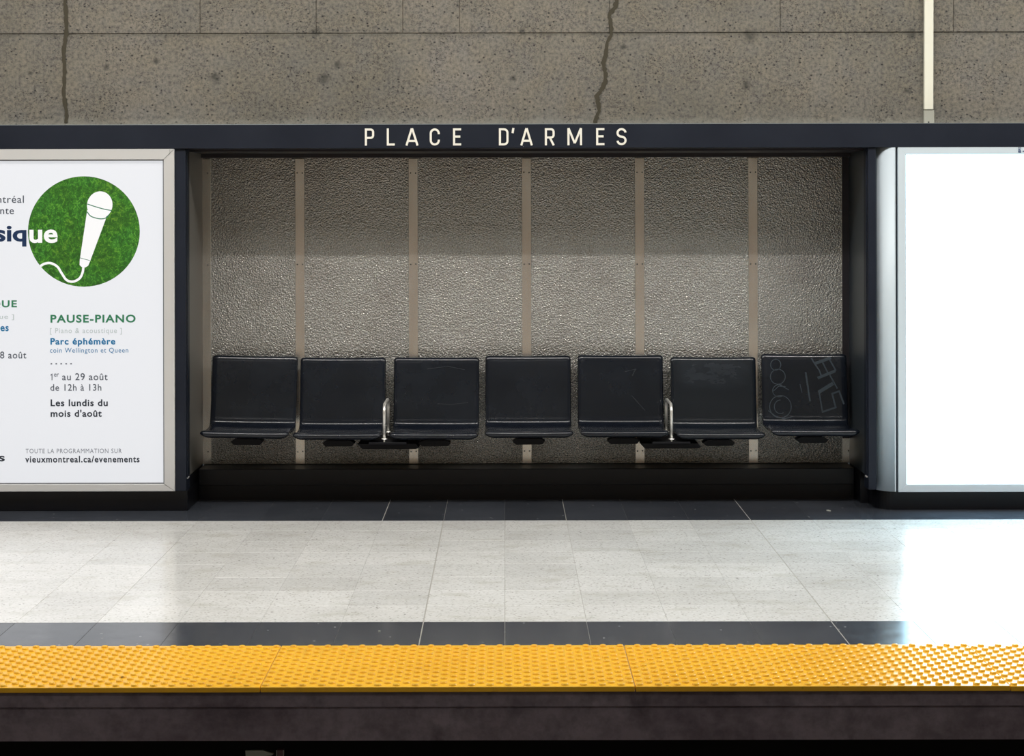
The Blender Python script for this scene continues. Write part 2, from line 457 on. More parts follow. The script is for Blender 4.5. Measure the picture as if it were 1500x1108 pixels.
# ------------------------------------------------------------------ tunnel around
def struct(name, me, m): return obj(name, me, m, kind='structure')
struct('trim_1', box_mesh(-HX, HX, 7.3, 7.5, -1.15, -.18), M_BLACK)
struct('track_bed', box_mesh(-HX, HX, .9, 7.5, -1.25, -1.15), M_BLACK)
M_OPPF = mat('opposite_floor', (.55, .54, .52), .25)
M_OPPW = mat('opposite_wall', (.50, .49, .43), .8)
M_ORANGE = mat('orange_reflection_tint', (.85, .30, .10), .5)
struct('floor_opposite', box_mesh(-HX, HX, -2.95, .9, -1.25, 0), M_OPPF)
obj('opposite_edge_strip', box_mesh(-HX, HX, .29, .9, 0, .006), M_YEL, bpy.data.objects['floor_opposite'])
struct('wall_opposite', box_mesh(-HX, HX, -3.1, -2.95, -.1, 4.8), M_OPPW)
obj('orange_reflector_band', box_mesh(-HX, HX, -2.95, -2.93, .45, 1.15), M_ORANGE, bpy.data.objects['wall_opposite'])  # unseen orange band, added to colour the reflections in the battens
struct('wall_left', box_mesh(-HX-.15, -HX, -3.1, 10.9, -1.25, 4.8), M_OPPW)
struct('wall_right', box_mesh(HX, HX+.15, -3.1, 10.9, -1.25, 4.8), M_OPPW)
struct('ceiling', box_mesh(-HX-.15, HX+.15, -3.1, 10.9, 4.8, 4.95), M_OPPW)

# ------------------------------------------------------------------ concrete wall above the fascia
wall = thing('wall_back', None, None, (0, Y_CONC, 0), kind='structure')
def wobj(name, me, m, **k):
    o = obj(name, me, m, wall, **k); o.matrix_parent_inverse = Matrix.Translation((0, -Y_CONC, 0)); return o
zj = at(750, 48.5, Y_CONC)[1]
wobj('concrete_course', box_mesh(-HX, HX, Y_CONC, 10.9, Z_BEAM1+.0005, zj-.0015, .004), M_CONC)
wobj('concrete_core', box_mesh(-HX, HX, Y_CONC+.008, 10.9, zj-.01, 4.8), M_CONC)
xs = [-HX] + [at(p, 20, Y_CONC)[0] for p in (-260, 293, 463, 590, 673, 893, 1143, 1397, 1700)] + [HX]
for i in range(len(xs)-1):
    g = .0012
    dy = (0, .002, .001, .0025, .0008, .002, 0, .0015, .0005, .001)[i]
    wobj('formwork_panel', box_mesh(xs[i]+g, xs[i+1]-g, Y_CONC+dy, Y_CONC+.05, zj+.002, 4.8, .0025), M_CONC)
def crack(pts, w0):
    P = [at(a, b, Y_CONC) for a, b in pts]
    full = []
    for i in range(len(P)-1):
        for k in range(4):
            t = k/4; full.append((P[i][0]*(1-t)+P[i+1][0]*t+random.uniform(-.003, .003), P[i][1]*(1-t)+P[i+1][1]*t))
    full.append(P[-1])
    bm = bmesh.new(); add_ribbon(bm, full, [w0*random.uniform(.7, 1.25) for _ in full], -.004, .012)
    for v in bm.verts: v.co.y += Y_CONC
    return wobj('sealed_crack', bm_mesh(bm), M_SEAL)
crack([(98, -60), (97, -20), (95, 5), (97, 22), (98, 47), (95, 62), (93, 80), (95, 96), (94, 115), (93, 135), (95, 150), (97, 165), (97, 180)], .019)
crack([(915, -60), (905, -20), (904, 0), (901, 10), (892, 22), (895, 35), (896, 50), (890, 62), (888, 78), (884, 92), (887, 105), (887, 118), (882, 130), (874, 141), (876, 152), (878, 163), (874, 172), (872, 180)], .020)

# ------------------------------------------------------------------ fascia beam with the station name
beam = thing('name_fascia', 'long dark navy fascia beam reading PLACE D\'ARMES in ivory letters below the concrete', 'sign', (0, YF, Z_BEAM0))
def bobj(name, me, m, parent=beam, base=(0, YF, Z_BEAM0), **k):
    o = obj(name, me, m, parent, **k); o.matrix_parent_inverse = Matrix.Translation(Vector(base)).inverted(); return o
bobj('fascia_board', box_mesh(-HX, HX, YF-.012, 10.7, Z_BEAM0, Z_BEAM1-.003, .002), M_NAVY)
bobj('top_highlight_strip', box_mesh(-HX, HX, YF-.013, 10.7, Z_BEAM1-.003, Z_BEAM1), mat('grey_highlight', (.20, .23, .25), .5))  # highlight along the beam's top edge, put in as a pale grey strip
S = .122
def L_(ch):
    """centre-line strokes in a unit box, s = stroke as share of height"""
    return ch
def letter(ch, x0, x1, ytop, ybot):
    X0, Z1 = at(x0, ytop, YF); X1, Z0 = at(x1, ybot, YF)
    w = X1-X0; h = Z1-Z0; s = h*S; e = s/2
    st = []
    def A(*p): return list(p)
    if ch == 'P':
        r = h*.15; ym = h*.45
        st = [A((e, 0), (e, h)), [(e, h-e)] + [(w-e-r, h-e)] + arc(w-e-r, h-e-r, r, r, 90, 0, 6)[1:] + arc(w-e-r, ym+r, r, r, 0, -90, 6) + [(e, ym)]]
    elif ch == 'L': st = [A((e, h), (e, 0)), A((e, e), (w, e))]
    elif ch == 'A': st = [A((e*.8, 0), (w/2-e*.15, h)), A((w-e*.8, 0), (w/2+e*.15, h)), A((w*.2, h*.27), (w*.8, h*.27))]
    elif ch == 'C' :
        r = w/2-e; st = [[(w-e, h*.66), (w-e, h-e-r)] + arc(w/2, h-e-r, r, r, 0, 180, 12)[1:] + arc(w/2, e+r, r, r, 180, 360, 12) + [(w-e, h*.34)]]
    elif ch == 'E': st = [A((e, 0), (e, h)), A((e, h-e), (w, h-e)), A((e, e), (w, e)), A((e, h*.52), (w*.9, h*.52))]
    elif ch == 'D':
        r = h*.2; st = [[(e, e), (e, h-e), (w-e-r, h-e)] + arc(w-e-r, h-e-r, r, r, 90, 0, 6)[1:] + arc(w-e-r, e+r, r, r, 0, -90, 6)]
        closed = True
    elif ch == "'": st = [A((w*.62, h), (w*.3, 0))]; 
    elif ch == 'R':
        r = h*.15; ym = h*.46
        st = [A((e, 0), (e, h)), [(e, h-e), (w-e-r, h-e)] + arc(w-e-r, h-e-r, r, r, 90, 0, 6)[1:] + arc(w-e-r, ym+r, r, r, 0, -90, 6) + [(e, ym)],
              [(w*.5, ym), (w-e*.9, 0)]]
    elif ch == 'M': st = [A((e, 0), (e, h)), A((w-e, 0), (w-e, h)), A((e*1.1, h), (w/2, h*.12)), A((w-e*1.1, h), (w/2, h*.12))]
    elif ch == 'S':
        r = w/2-e
        rz = (h/2-e)/2
        st = [[(w-e, h-e-rz*.9)] + arc(w/2, h-e-rz, r, rz, 15, 180, 10) + arc(w/2, h-e-rz, r, rz, 180, 250, 5)[1:] + arc(w/2, e+rz, r, rz, 70, 0, 5) + arc(w/2, e+rz, r, rz, 0, -165, 10)[1:] + [(e, e+rz*.9)]]
    bm = bmesh.new()
    for i, q in enumerate(st):
        wd = s if ch != "'" else w*.8
        add_ribbon(bm, [(X0+a, Z0+b) for a, b in q], wd, YF-.016+i*.0003, YF-.011, closed=(ch == 'D'))
    return bobj('letter', bm_mesh(bm), M_LETTER)
for ch, a, b in (('P', 534.7, 548.4), ('L', 566.8, 578.5), ('A', 594.3, 613), ('C', 629.6, 644.4), ('E', 663.7, 675.6), ('D', 730.8, 744.9),
                 ('A', 762.3, 780.2), ('R', 798, 812.4), ('M', 831, 852.5), ('E', 873, 885.2), ('S', 902.8, 917.6)):
    o_ = -.0015*(a-730)
    letter(ch, a, b, 188.2+o_, 213.2+o_)
letter("'", 749.6, 753.6, 187.8, 195.3)

# ------------------------------------------------------------------ niche (recess behind the seats)
niche = thing('wall_niche', None, None, (0, YB, 0), kind='structure')
def nobj(name, me, m, parent=None, **k):
    o = obj(name, me, m, parent or niche, **k)
    if parent is None: o.matrix_parent_inverse = Matrix.Translation((0, -YB, 0))
    return o
Z_NB = at(750, 679.5, YB)[1]; Z_NT = Z_BEAM0
nobj('backing_wall', box_mesh(X_NL, X_NR, YB+.03, 10.7, 0, Z_BEAM0-.001), M_BLACKTRIM)
bx = [at(p, 400, YB)[0] for p in (302.5, 439.5, 605.5, 771.5, 937, 1103, 1240)]
BW = .0255
edges = [X_NL] + bx + [X_NR]
for i in range(len(bx)+1):
    nobj('steel_panel', box_mesh(edges[i]+.001, edges[i+1]-.001, YB, YB+.03, Z_NB, Z_NT-.0005, .0015), M_PANEL)
z_top = at(750, 232, YB)[1]
batten_me = None
bm = bmesh.new(); add_box(bm, -BW, BW, -.006, .004, Z_NB+.001, z_top, .0015); batten_me = bm_mesh(bm); batten_me.materials.append(M_BATTEN)
bm = bmesh.new(); bmesh.ops.create_cone(bm, cap_ends=True, segments=10, radius1=.0042, radius2=.0034, depth=.003, matrix=Matrix.Rotation(PI/2, 4, 'X'))
screw_me = bm_mesh(bm); screw_me.materials.append(M_SCREW)
for i, x in enumerate(bx):
    b = obj('batten', batten_me, None, niche); b.location = (x, 0, 0)
    for py in (253, 387, 661):
        z = at(750, py, YB)[1]
        for dx in ((-.014, .014) if 0 < i < 6 else (.008,)):
            s_ = obj('screw', screw_me, None, b); s_.location = (dx, -.0072, z+random.uniform(-.002, .002))
# dark header rail over the panels and lining of the soffit
zh = at(750, 230.5, YB-.06)[1]
nobj('header_rail', box_mesh(X_NL, X_NR, YB-.06, YB, zh, Z_NT-.0005), M_BLACKTRIM)
nobj('soffit', box_mesh(X_NL, X_NR, YF+.12, YB-.055, Z_NT-.012, Z_NT-.0005), M_BLACKTRIM)
# side panels with a bright metal shoe at the lower front corner
nobj('side_base', box_mesh(X_NL-.05, X_NL-.003, YF+.122, YB, Z_BOT, Z_NB-.001), M_PLINTH)
nobj('side_base', box_mesh(X_NR+.003, at(1283.5, 460, YF)[0]+.003, YF+.25, YB, 0, Z_NB-.001), M_PLINTH)
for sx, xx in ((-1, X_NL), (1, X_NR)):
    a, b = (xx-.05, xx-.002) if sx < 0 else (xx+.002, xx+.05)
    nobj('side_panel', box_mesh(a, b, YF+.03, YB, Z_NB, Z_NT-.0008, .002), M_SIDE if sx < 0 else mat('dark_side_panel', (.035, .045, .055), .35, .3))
    t0 = xx if sx < 0 else xx-.004
    nobj('corner_trim', box_mesh(t0-.0005, t0+.0045, YF+.03, YF+.036, Z_NB+.004, Z_NT-.02), M_NAVY)
    nobj('metal_shoe', box_mesh(t0-.001, t0+.005, YF+.028, YF+.075, Z_NB-.004, Z_NB+.003), M_ALU)
    q = xx+.004 if sx < 0 else xx-.018
nobj('bead_and_shade_strip', box_mesh(bx[0]-BW-.012, bx[0]-BW-.004, YB-.010, YB, Z_NB, z_top), mat('copper_bead', (.55, .30, .16), .35, .8))
nobj('bead_and_shade_strip', box_mesh(bx[6]-BW, bx[6]+BW+.02, YB-.012, YB-.004, at(1240, 642, YB)[1], z_top), M_BLACKTRIM)  # black strip standing in for the darkness that hides the end batten
# plinth: ledge with a shallow toe recess
zl = at(750, 711, Y_TOE)[1]
nobj('plinth', box_mesh(X_NL+.004, X_NR-.004, Y_TOE, YB+.04, zl, Z_NB-.002, .004, 2), M_PLINTH)
nobj('plinth_toe', box_mesh(X_NL+.004, X_NR-.004, Y_TOE+.02, YB+.04, 0, zl), M_PLINTH)

# ------------------------------------------------------------------ left and right casings
def post(px0, px1, name_label):
    x0 = at(px0, 460, YF)[0]; x1 = at(px1, 460, YF)[0]
    t = thing('corner_post', name_label, 'post', ((x0+x1)/2, YF, Z_BOT))
    o = obj('post_body', box_mesh(x0, x1, YF+.002, YF+.12, Z_BOT, Z_BEAM0-.001, .002), M_NAVY, t)
    o.matrix_parent_inverse = Matrix.Translation(t.location).inverted()
    return t
post(256.3, 272.2, 'narrow dark navy post between the backlit poster and the seat niche')
post(1272, 1283.5, 'narrow dark navy post between the seat niche and the curved silver casing')

base_l = obj('poster_box_base', box_mesh(-HX, X_NL+.002, YF+.035, YF+.5, 0, Z_BOT-.001, .003), M_PLINTH)
tag(base_l, 'black plinth under the backlit white poster at left', 'plinth')

def rail(pts_outer, name, m, parent, inv, y0, y1, bev=.002):
    bm = bmesh.new(); add_prism(bm, pts_outer, y0, y1)
    if bev: bmesh.ops.bevel(bm, geom=list(bm.edges), offset=bev, segments=1, affect='EDGES')
    o = obj(name, bm_mesh(bm), m, parent); o.matrix_parent_inverse = inv; return o

# left advertising lightbox
LX1 = at(256, 460, YF)[0]; LIX = at(240.5, 460, YF)[0]; LX0 = LX1-2.6; LI0 = LX0+(LX1-LIX)
LZ0, LZ1 = Z_BOT, Z_BEAM0-.001; LIZ0 = at(120, 709.5, YF)[1]; LIZ1 = at(120, 234, YF)[1]
ad = thing('advertising_lightbox', 'backlit white poster in aluminium frame with a green circle and microphone', 'lightbox', (LX1-.3, YF, LZ0))
AI = Matrix.Translation(ad.location).inverted()
obj('box_casing', box_mesh(LX0+.002, LX1-.001, YF+.014, YF+.12, LZ0+.001, LZ1), M_SHADOWGAP, ad).matrix_parent_inverse = AI
rail([(LX0, LZ1), (LX1, LZ1), (LIX, LIZ1), (LI0, LIZ1)], 'frame_rail', M_ALU, ad, AI, YF-.012, YF+.02)
rail([(LX0, LZ0), (LX1, LZ0), (LIX, LIZ0), (LI0, LIZ0)], 'frame_rail', M_ALU, ad, AI, YF-.006, YF+.02)
rail([(LX1, LZ0), (LX1, LZ1), (LIX, LIZ1), (LIX, LIZ0)], 'frame_rail', M_ALU, ad, AI, YF-.008, YF+.02)
rail([(LX0, LZ0), (LX0, LZ1), (LI0, LIZ1), (LI0, LIZ0)], 'frame_rail', M_ALU, ad, AI, YF-.008, YF+.02)
g = .006
bm = bmesh.new()
add_ribbon(bm, [(LI0+g/2, LIZ0+g/2), (LIX-g/2, LIZ0+g/2), (LIX-g/2, LIZ1-g/2), (LI0+g/2, LIZ1-g/2)], g, YF+.002, YF+.018, closed=True)
o = obj('inner_bead', bm_mesh(bm), mat('grey_bead', (.22, .23, .25), .4, .3), ad); o.matrix_parent_inverse = AI
YP = YF+.010
poster = obj('poster', box_mesh(LI0+g, LIX-g*.5, YP, YP+.003, LIZ0+g*.5, LIZ1-g*.5), M_POSTER, ad); poster.matrix_parent_inverse = AI
obj('corner_joint', box_mesh(LX1-.022, LX1-.0215, YF-.0145, YF-.0125, LZ1-.03, LZ1-.003), M_SCREW, ad).matrix_parent_inverse = AI

def flat_part(name, bm, m, **k):
    o = obj(name, bm_mesh(bm), m, poster, **k); o.matrix_parent_inverse = Matrix.Identity(4); return o
# poster print sits in layers on the sheet
def disc(cx, cy, rx, ry, y0, m, name, rot=0, n=64):
    cX, cZ = at(cx, cy, YF); k = YF/F; bm = bmesh.new(); pts = []
    for i in range(n):
        a = 2*PI*i/n; u = rx*math.cos(a)*k; v = ry*math.sin(a)*k
        pts.append((cX+u*math.cos(rot)-v*math.sin(rot), cZ+u*math.sin(rot)+v*math.cos(rot)))
    add_prism(bm, pts, y0, y0+.0005); return flat_part(name, bm, m)
disc(122.3, 339.3, 82, 81, YP-.0006, M_GRASS, 'green_disc')
bm = bmesh.new()
add_prism(bm, [at(a, b, YF) for a, b in ((127.2, 308), (156.5, 308), (154.3, 321.5), (131, 384), (128.6, 389.5), (124.5, 392), (119, 391.3), (116, 388.5), (116.3, 381))], YP-.0012, YP-.0006)
k_ = YF/F
cab = catmull([(121.8, 388), (120.5, 399), (116, 408), (106.5, 412.8), (97, 410.5), (90, 401), (83.5, 391), (74, 385.8), (65, 386.5), (58.5, 390)], 6)
add_ribbon(bm, [at(a, b, YF) for a, b in cab], 3.5*k_, YP-.0012, YP-.0007)
hd = []
cX, cZ = at(145.6, 300.5, YF)
for i in range(40):
    a = 2*PI*i/40; u = 18.6*math.cos(a)*k_; v = 20.2*math.sin(a)*k_; hd.append((cX+u*math.cos(-.25)-v*math.sin(-.25), cZ+u*math.sin(-.25)+v*math.cos(-.25)))
add_prism(bm, hd, YP-.0013, YP-.0008)
flat_part('microphone_print', bm, M_WHITEINK)
bm = bmesh.new()
def ln(pts, wd): add_ribbon(bm, [at(a, b, YF) for a, b in catmull(pts, 5)], wd*k_, YP-.0018, YP-.0014)
ln([(127.5, 299), (137, 302.2), (150, 306), (163, 308.6)], 1.3)
ln([(127.2, 310.5), (132, 316.5), (140, 319.6), (148, 320.8), (155, 319.2), (160, 314)], 1.4)
ln([(116.8, 378), (124, 380), (131, 381.8)], .8)
flat_part('microphone_lines', bm, I_GREEN, kind='stuff')

def text(s, x0, y0, x1, y1, m, bold=0.0, parent=None, Y=None, dy=-.0022, name='printed_text', inv=None, sp=1.0):
    cu = bpy.data.curves.new('t', 'FONT'); cu.body = s; cu.size = 1.0; cu.offset = bold+.006; cu.space_character = sp; cu.resolution_u = 4
    to = bpy.data.objects.new('t', cu); COL.objects.link(to)
    bpy.context.view_layer.update()
    me = bpy.data.meshes.new_from_object(to.evaluated_get(bpy.context.evaluated_depsgraph_get()))
    bpy.data.objects.remove(to); bpy.data.curves.remove(cu)
    xs_ = [v.co.x for v in me.vertices]; ys_ = [v.co.y for v in me.vertices]
    a0, a1, b0, b1 = min(xs_), max(xs_), min(ys_), max(ys_)
    Y = Y or YF
    X0, Z1 = at(x0, y0, Y); X1, Z0 = at(x1, y1, Y)
    for v in me.vertices:
        v.co = Vector((X0+(v.co.x-a0)/(a1-a0)*(X1-X0), (YP if parent is None else Y)+dy, Z0+(v.co.y-b0)/(b1-b0)*(Z1-Z0)))
    me.materials.clear()
    o = obj(name, me, m, parent or poster, kind='stuff')
    o.matrix_parent_inverse = inv or Matrix.Identity(4)
    return o
B = .018
text('Montréal', -27, 286.6, 34.4, 297.4, I_GREY, 0, sp=1.1)
text('présente', -38, 303.8, 19.8, 317.3, I_GREY, 0, sp=1.1)
text('musiq', -63, 331, 38.2, 361.5, I_NAVY, .022)
text('ue', 42.4, 336.4, 84, 356.2, M_WHITEINK, .02)
text('QUE', -14, 440.2, 24.2, 452.4, I_GREEN, .02, sp=1.15)
text('que ]', -9, 460.8, 20, 469.5, I_LGREY, 0, sp=1.1)
text('es', 0, 478, 12.2, 485.6, I_BLUE, B, sp=1.1)
text('8 août', -.5, 515.3, 38, 525.6, I_GREY, 0, sp=1.1)
text('s', -3, 668.3, 6.4, 676.6, I_DARK, B)
text('PAUSE-PIANO', 73.4, 461.4, 198.2, 472.9, I_GREEN, .022, sp=1.15)
text('[ Piano & acoustique ]', 72.7, 481, 178, 490.6, I_LGREY, 0, sp=1.15)
text('Parc éphémère', 73.3, 495.6, 168.5, 508, I_BLUE, .022, sp=1.12)
text('coin Wellington et Queen', 72.7, 510, 187.4, 519, I_BLUE, -.006, sp=1.12)
text('. . . . .', 73.3, 532.4, 105, 534.2, I_GREY, .03)
bm = bmesh.new(); add_ribbon(bm, [at(a, b, YF) for a, b in ((73.5, 550.3), (75.6, 548.6), (75.6, 557.4))], 1.1*k_, YP-.0022, YP-.0016); flat_part('printed_text', bm, I_GREY)
text('er', 78.6, 547.6, 85.8, 552.2, I_GREY, 0)
text('au 29 août', 90.5, 547.2, 157.2, 557.5, I_GREY, 0, sp=1.1)
text('de 12h à 13h', 73.3, 563.2, 148, 572.9, I_GREY, 0, sp=1.1)
text('Les lundis du', 73.6, 585.6, 157.4, 595.6, I_DARK, B, sp=1.1)
text("mois d'août", 73.6, 600.8, 148.6, 611.2, I_DARK, B, sp=1.1)
text('TOUTE LA PROGRAMMATION SUR', 37, 658, 177.8, 664.4, I_MID, -.006, sp=1.15)
text('vieuxmontreal.ca/evenements', 36.3, 668.3, 204, 678, I_DARK, .018, sp=1.15)

# right lightbox: curved casing, gap, frame, blazing screen
RX0 = at(1283.5, 460, YF)[0]; RXg = at(1311.5, 460, YF)[0]; RX1 = at(1315, 460, YF)[0]; RIX = at(1327, 460, YF)[0]; RXE = RX1+1.25; RIE = RXE-(RIX-RX1)
RZ0 = at(1400, 720.5, YF)[1]; RZ1 = Z_BEAM0-.0008; RIZ0 = at(1400, 709.5, YF)[1]; RIZ1 = at(1400, 226, YF)[1]
lb = thing('advertising_lightbox', 'blazing white blank lightbox in pale silver frame at the right edge', 'lightbox', (RX1+.5, YF, RZ0))
BI = Matrix.Translation(lb.location).inverted()
def robj(name, me, m, par=lb, **k):
    o = obj(name, me, m, par, **k); o.matrix_parent_inverse = BI; return o
robj('box_casing', box_mesh(RXg, RXE-.002, YF+.010, YF+.14, RZ0+.002, RZ1-.002), M_SHADOWGAP)
bm = bmesh.new(); n = 16; rc = RXg-RX0
pts = [(RXg, YF-.010), ]
for i in range(n+1):
    a = PI/2*i/n; pts.append((RXg-.006-(rc-.006)*math.sin(a), YF-.010+.13*(1-math.cos(a))))
pts.append((RXg, YF+.12))
lo = [bm.verts.new((x, y, RZ0+.002)) for x, y in pts]; hi = [bm.verts.new((x, y, RZ1)) for x, y in pts]
bm.faces.new(lo); bm.faces.new(hi[::-1])
for i in range(len(pts)): j = (i+1) % len(pts); bm.faces.new((lo[i], lo[j], hi[j], hi[i]))
me = bm_mesh(bm)
for p in me.polygons: p.use_smooth = abs(p.normal.z) < .5 and p.area > 0 and p.normal.y < -.01 and p.normal.x < -.001
robj('curved_casing', me, M_ALU_GLOW, label='pale silver quarter-round casing')
rail([(RX1, RZ1), (RXE, RZ1), (RIE, RIZ1), (RIX, RIZ1)], 'frame_rail', M_ALU_GLOW, lb, BI, YF-.012, YF+.02, .001)
rail([(RX1, RZ0), (RXE, RZ0), (RIE, RIZ0), (RIX, RIZ0)], 'frame_rail', M_ALU_GLOW, lb, BI, YF-.012, YF+.02, .001)
rail([(RX1, RZ0), (RX1, RZ1), (RIX, RIZ1), (RIX, RIZ0)], 'frame_rail', M_ALU_GLOW, lb, BI, YF-.012, YF+.02, .001)
rail([(RXE, RZ0), (RXE, RZ1), (RIE, RIZ1), (RIE, RIZ0)], 'frame_rail', M_ALU_GLOW, lb, BI, YF-.012, YF+.02, .001)
scr = robj('light_screen', box_mesh(RIX+.0025, RIE-.002, YF-.002, YF+.004, RIZ0+.003, RIZ1-.003), M_SCREEN)
bm = bmesh.new()
for (a, b, c, d) in ((1342, 650, 1343.2, 653), (1347, 649, 1348, 652), (1344.5, 657, 1345.5, 660), (1341, 661.5, 1345, 662.5), (1348, 661, 1350, 663), (1352, 660, 1356, 661.3),
                     (1358, 660, 1361, 662), (1366, 661, 1367.2, 663), (1348, 667, 1349.5, 670), (1341, 675, 1343, 676), (1370.5, 665, 1371.5, 667), (1341.5, 691, 1343, 693), (1345.5, 691.5, 1349, 692.8), (1358, 691, 1359, 693), (1346.6, 653, 1347.2, 676)):
    x0, z1 = at(a, b, YF); x1, z0 = at(c, d, YF); add_box(bm, x0, x1, YF-.003, YF-.002, z0, z1)
robj('faint_print_marks', bm_mesh(bm), M_MARK, lb, kind='stuff')
text('a', 1490.3, 218.6, 1494.8, 224, mat('logo_blue', (.03, .06, .16), .5), .03, parent=lb, Y=YF, dy=-.0128, name='frame_logo', inv=BI)
bm = bmesh.new(); x0, z1 = at(1490.3, 216.6, YF); x1, z0 = at(1494.8, 217.5, YF); add_box(bm, x0, x1, YF-.0135, YF-.012, z0, z1)
x0, z1 = at(1497, 221, YF); x1, z0 = at(1512, 222.5, YF); add_box(bm, x0, x1, YF-.0135, YF-.012, z0, z1)
robj('frame_logo', bm_mesh(bm), bpy.data.materials['logo_blue'])
# black base below it, with rounded corner
bm = bmesh.new(); pts = []
for i in range(9):
    a = PI/2*i/8; pts.append((RXg-.01-(rc-.015)*math.sin(a), YF+.02+.12*(1-math.cos(a))))
pts = [(RXE+3.6, YF+.02)] + pts + [(RX0+.005, YF+.5), (RXE+3.6, YF+.5)]
lo = [bm.verts.new((x, y, 0)) for x, y in pts]; hi = [bm.verts.new((x, y, RZ0+.001)) for x, y in pts]
bm.faces.new(lo); bm.faces.new(hi[::-1])
for i in range(len(pts)): j = (i+1) % len(pts); bm.faces.new((lo[i], lo[j], hi[j], hi[i]))
tag(obj('lightbox_base', bm_mesh(bm), M_PLINTH), 'dark rounded-corner plinth under the blank bright lightbox', 'plinth')
# plain wall cladding beyond both boxes (outside the frame)
struct('trim_2', box_mesh(-HX, LX0-.001, YF, YF+.5, Z_BOT, Z_BEAM0-.001), M_SIDE)
struct('trim_3', box_mesh(RXE+.001, HX, YF, YF+.5, RZ0+.002, Z_BEAM0-.001), M_SIDE)

# ------------------------------------------------------------------ conduit on the concrete
cx0, cz = at(1352.3, 161, Y_CONC); cx1, _ = at(1365.7, 161, Y_CONC)
con = thing('cable_conduit', 'cream vertical cable cover running down the concrete to the fascia', 'conduit', ((cx0+cx1)/2, Y_CONC, Z_BEAM1))
CI = Matrix.Translation(con.location).inverted()
bm = bmesh.new(); add_box(bm, cx0, cx1, Y_CONC-.028, Y_CONC, cz, 4.8, .004, 2)
for v in bm.verts: v.co.x += (v.co.z-cz)*.004
o = obj('conduit_cover', bm_mesh(bm), M_CONDUIT, con); o.matrix_parent_inverse = CI
o = obj('end_bracket', box_mesh(cx0-.001, cx1+.006, Y_CONC-.022, Y_CONC, Z_BEAM1-.002, cz-.002, .002), M_GALV, con, label='dull galvanised end bracket'); o.matrix_parent_inverse = CI
s_ = obj('screw', screw_me, None, o); s_.location = ((cx0+cx1)/2, Y_CONC-.0235, Z_BEAM1+.009); 

# ------------------------------------------------------------------ seats
prof_raw = [(.214, .745), (.210, .761), (.199, .7685), (.187, .7655), (.178, .753), (.1725, .73), (.160, .655), (.147, .56), (.132, .475), (.124, .432), (.114, .411), (.092, .401), (.05, .3975),
            (-.03, .396), (-.12, .398), (-.175, .4035), (-.20, .4055), (-.214, .401), (-.222, .389), (-.220, .375), (-.212, .366)]
YC = 10.18
prof = catmull(prof_raw, 4)
SW = .231
def shell_mesh():
    bm = bmesh.new(); n = len(prof); NU = 22; grid = []
    L = [0]
    for i in range(1, n): L.append(L[-1]+math.hypot(prof[i][0]-prof[i-1][0], prof[i][1]-prof[i-1][1]))
    tot = L[-1]
    for i, (y, z) in enumerate(prof):
        d0 = L[i]; d1 = tot-L[i]
        hw = SW
        r = .030
        if d0 < r: hw -= r*(1-math.sqrt(max(0, 1-((r-d0)/r)**2)))*.8
        r = .040
        if d1 < r: hw -= r*(1-math.sqrt(max(0, 1-((r-d1)/r)**2)))*.9
        tx = (prof[min(i+1, n-1)][0]-prof[max(i-1, 0)][0]); tz = (prof[min(i+1, n-1)][1]-prof[max(i-1, 0)][1])
        l = math.hypot(tx, tz); nx, nz = -tz/l, tx/l     # away from the sitter
        row = []
        for j in range(NU+1):
            s = -1+2*j/NU
            s2 = math.copysign(1-(1-abs(s))**1.5, s) if abs(s) > .0 else 0
            x = s2*hw
            e = max(0.0, (abs(x)-(hw-.018))/.018)
            curl = .011*e*e
            dish = -.006*(1-s2*s2) if False else .005*(1-s2*s2)
            k = curl+.004*(1-min(1, abs(x)/SW)**2)
            row.append(bm.verts.new((x, y+nx*k, z+nz*k)))
        grid.append(row)
    for i in range(n-1):
        for j in range(NU):
            bm.faces.new((grid[i][j], grid[i][j+1], grid[i+1][j+1], grid[i+1][j]))
    me = bpy.data.meshes.new('shell'); bm.to_mesh(me); bm.free()
    for p in me.polygons: p.use_smooth = True
    me.materials.append(M_SEAT); return me
shell_me = shell_mesh()
def split_shell(lo_, hi_): pass
bm = bmesh.new()     # support bracket under the shell running back to the wall
add_box(bm, -.055, .055, -.10, .24, .335, .372, .004)
add_prism(bm, [(-.062, .352), (.062, .352), (.085, .338), (.072, .322), (-.066, .320), (-.085, .336)], -.11, -.02)
brk_me = bm_mesh(bm); brk_me.materials.append(M_BRACKET)
tops = [(370, .002), (502, -.008), (638.5, -.008), (773, 0), (907.5, .002), (1043.5, -.009), (1176, .006)]
labels = ['glossy black shell seat at the left end of the niche, tilted slightly forward',
          'glossy black shell seat, second from the left end, left of a steel divider',
          'glossy black shell seat, third from the left end, right of a steel divider',
          'glossy black shell seat in the middle of the row under the letter D',
          'glossy black shell seat, third from the right end, left of the second steel divider',
          'glossy black shell seat with a cloudy pale smear, right of the second steel divider',
          'glossy black shell seat scratched with circles and angular graffiti, at the right end']
tilt = [(.004, .018, .0), (.0, .002, 0), (.0, .004, 0), (0, 0, 0), (0, .002, 0), (0, .002, .0), (0, .004, 0)]
seats = []
root = None
for i, ((px, dz), lab) in enumerate(zip(tops, labels)):
    x = (px-PX)*10.37/F
    r = thing('shell_seat', lab, 'seat', (x, YC, dz), 'black seats in the niche')
    r.rotation_euler = tilt[i]
    if i == 0:
        s0 = obj('shell', shell_me, None, r)
        so = s0.modifiers.new('thick', 'SOLIDIFY'); so.thickness = .011; so.offset = 1.0 
        so2 = s0.modifiers.new('round', 'BEVEL'); so2.width = .0028; so2.segments = 2; so2.angle_limit = math.radians(50)
        b0 = obj('bracket', brk_me, None, r)
    else:
        for src in (s0, b0):
            c = src.copy(); COL.objects.link(c); c.parent = r
    seats.append(r)

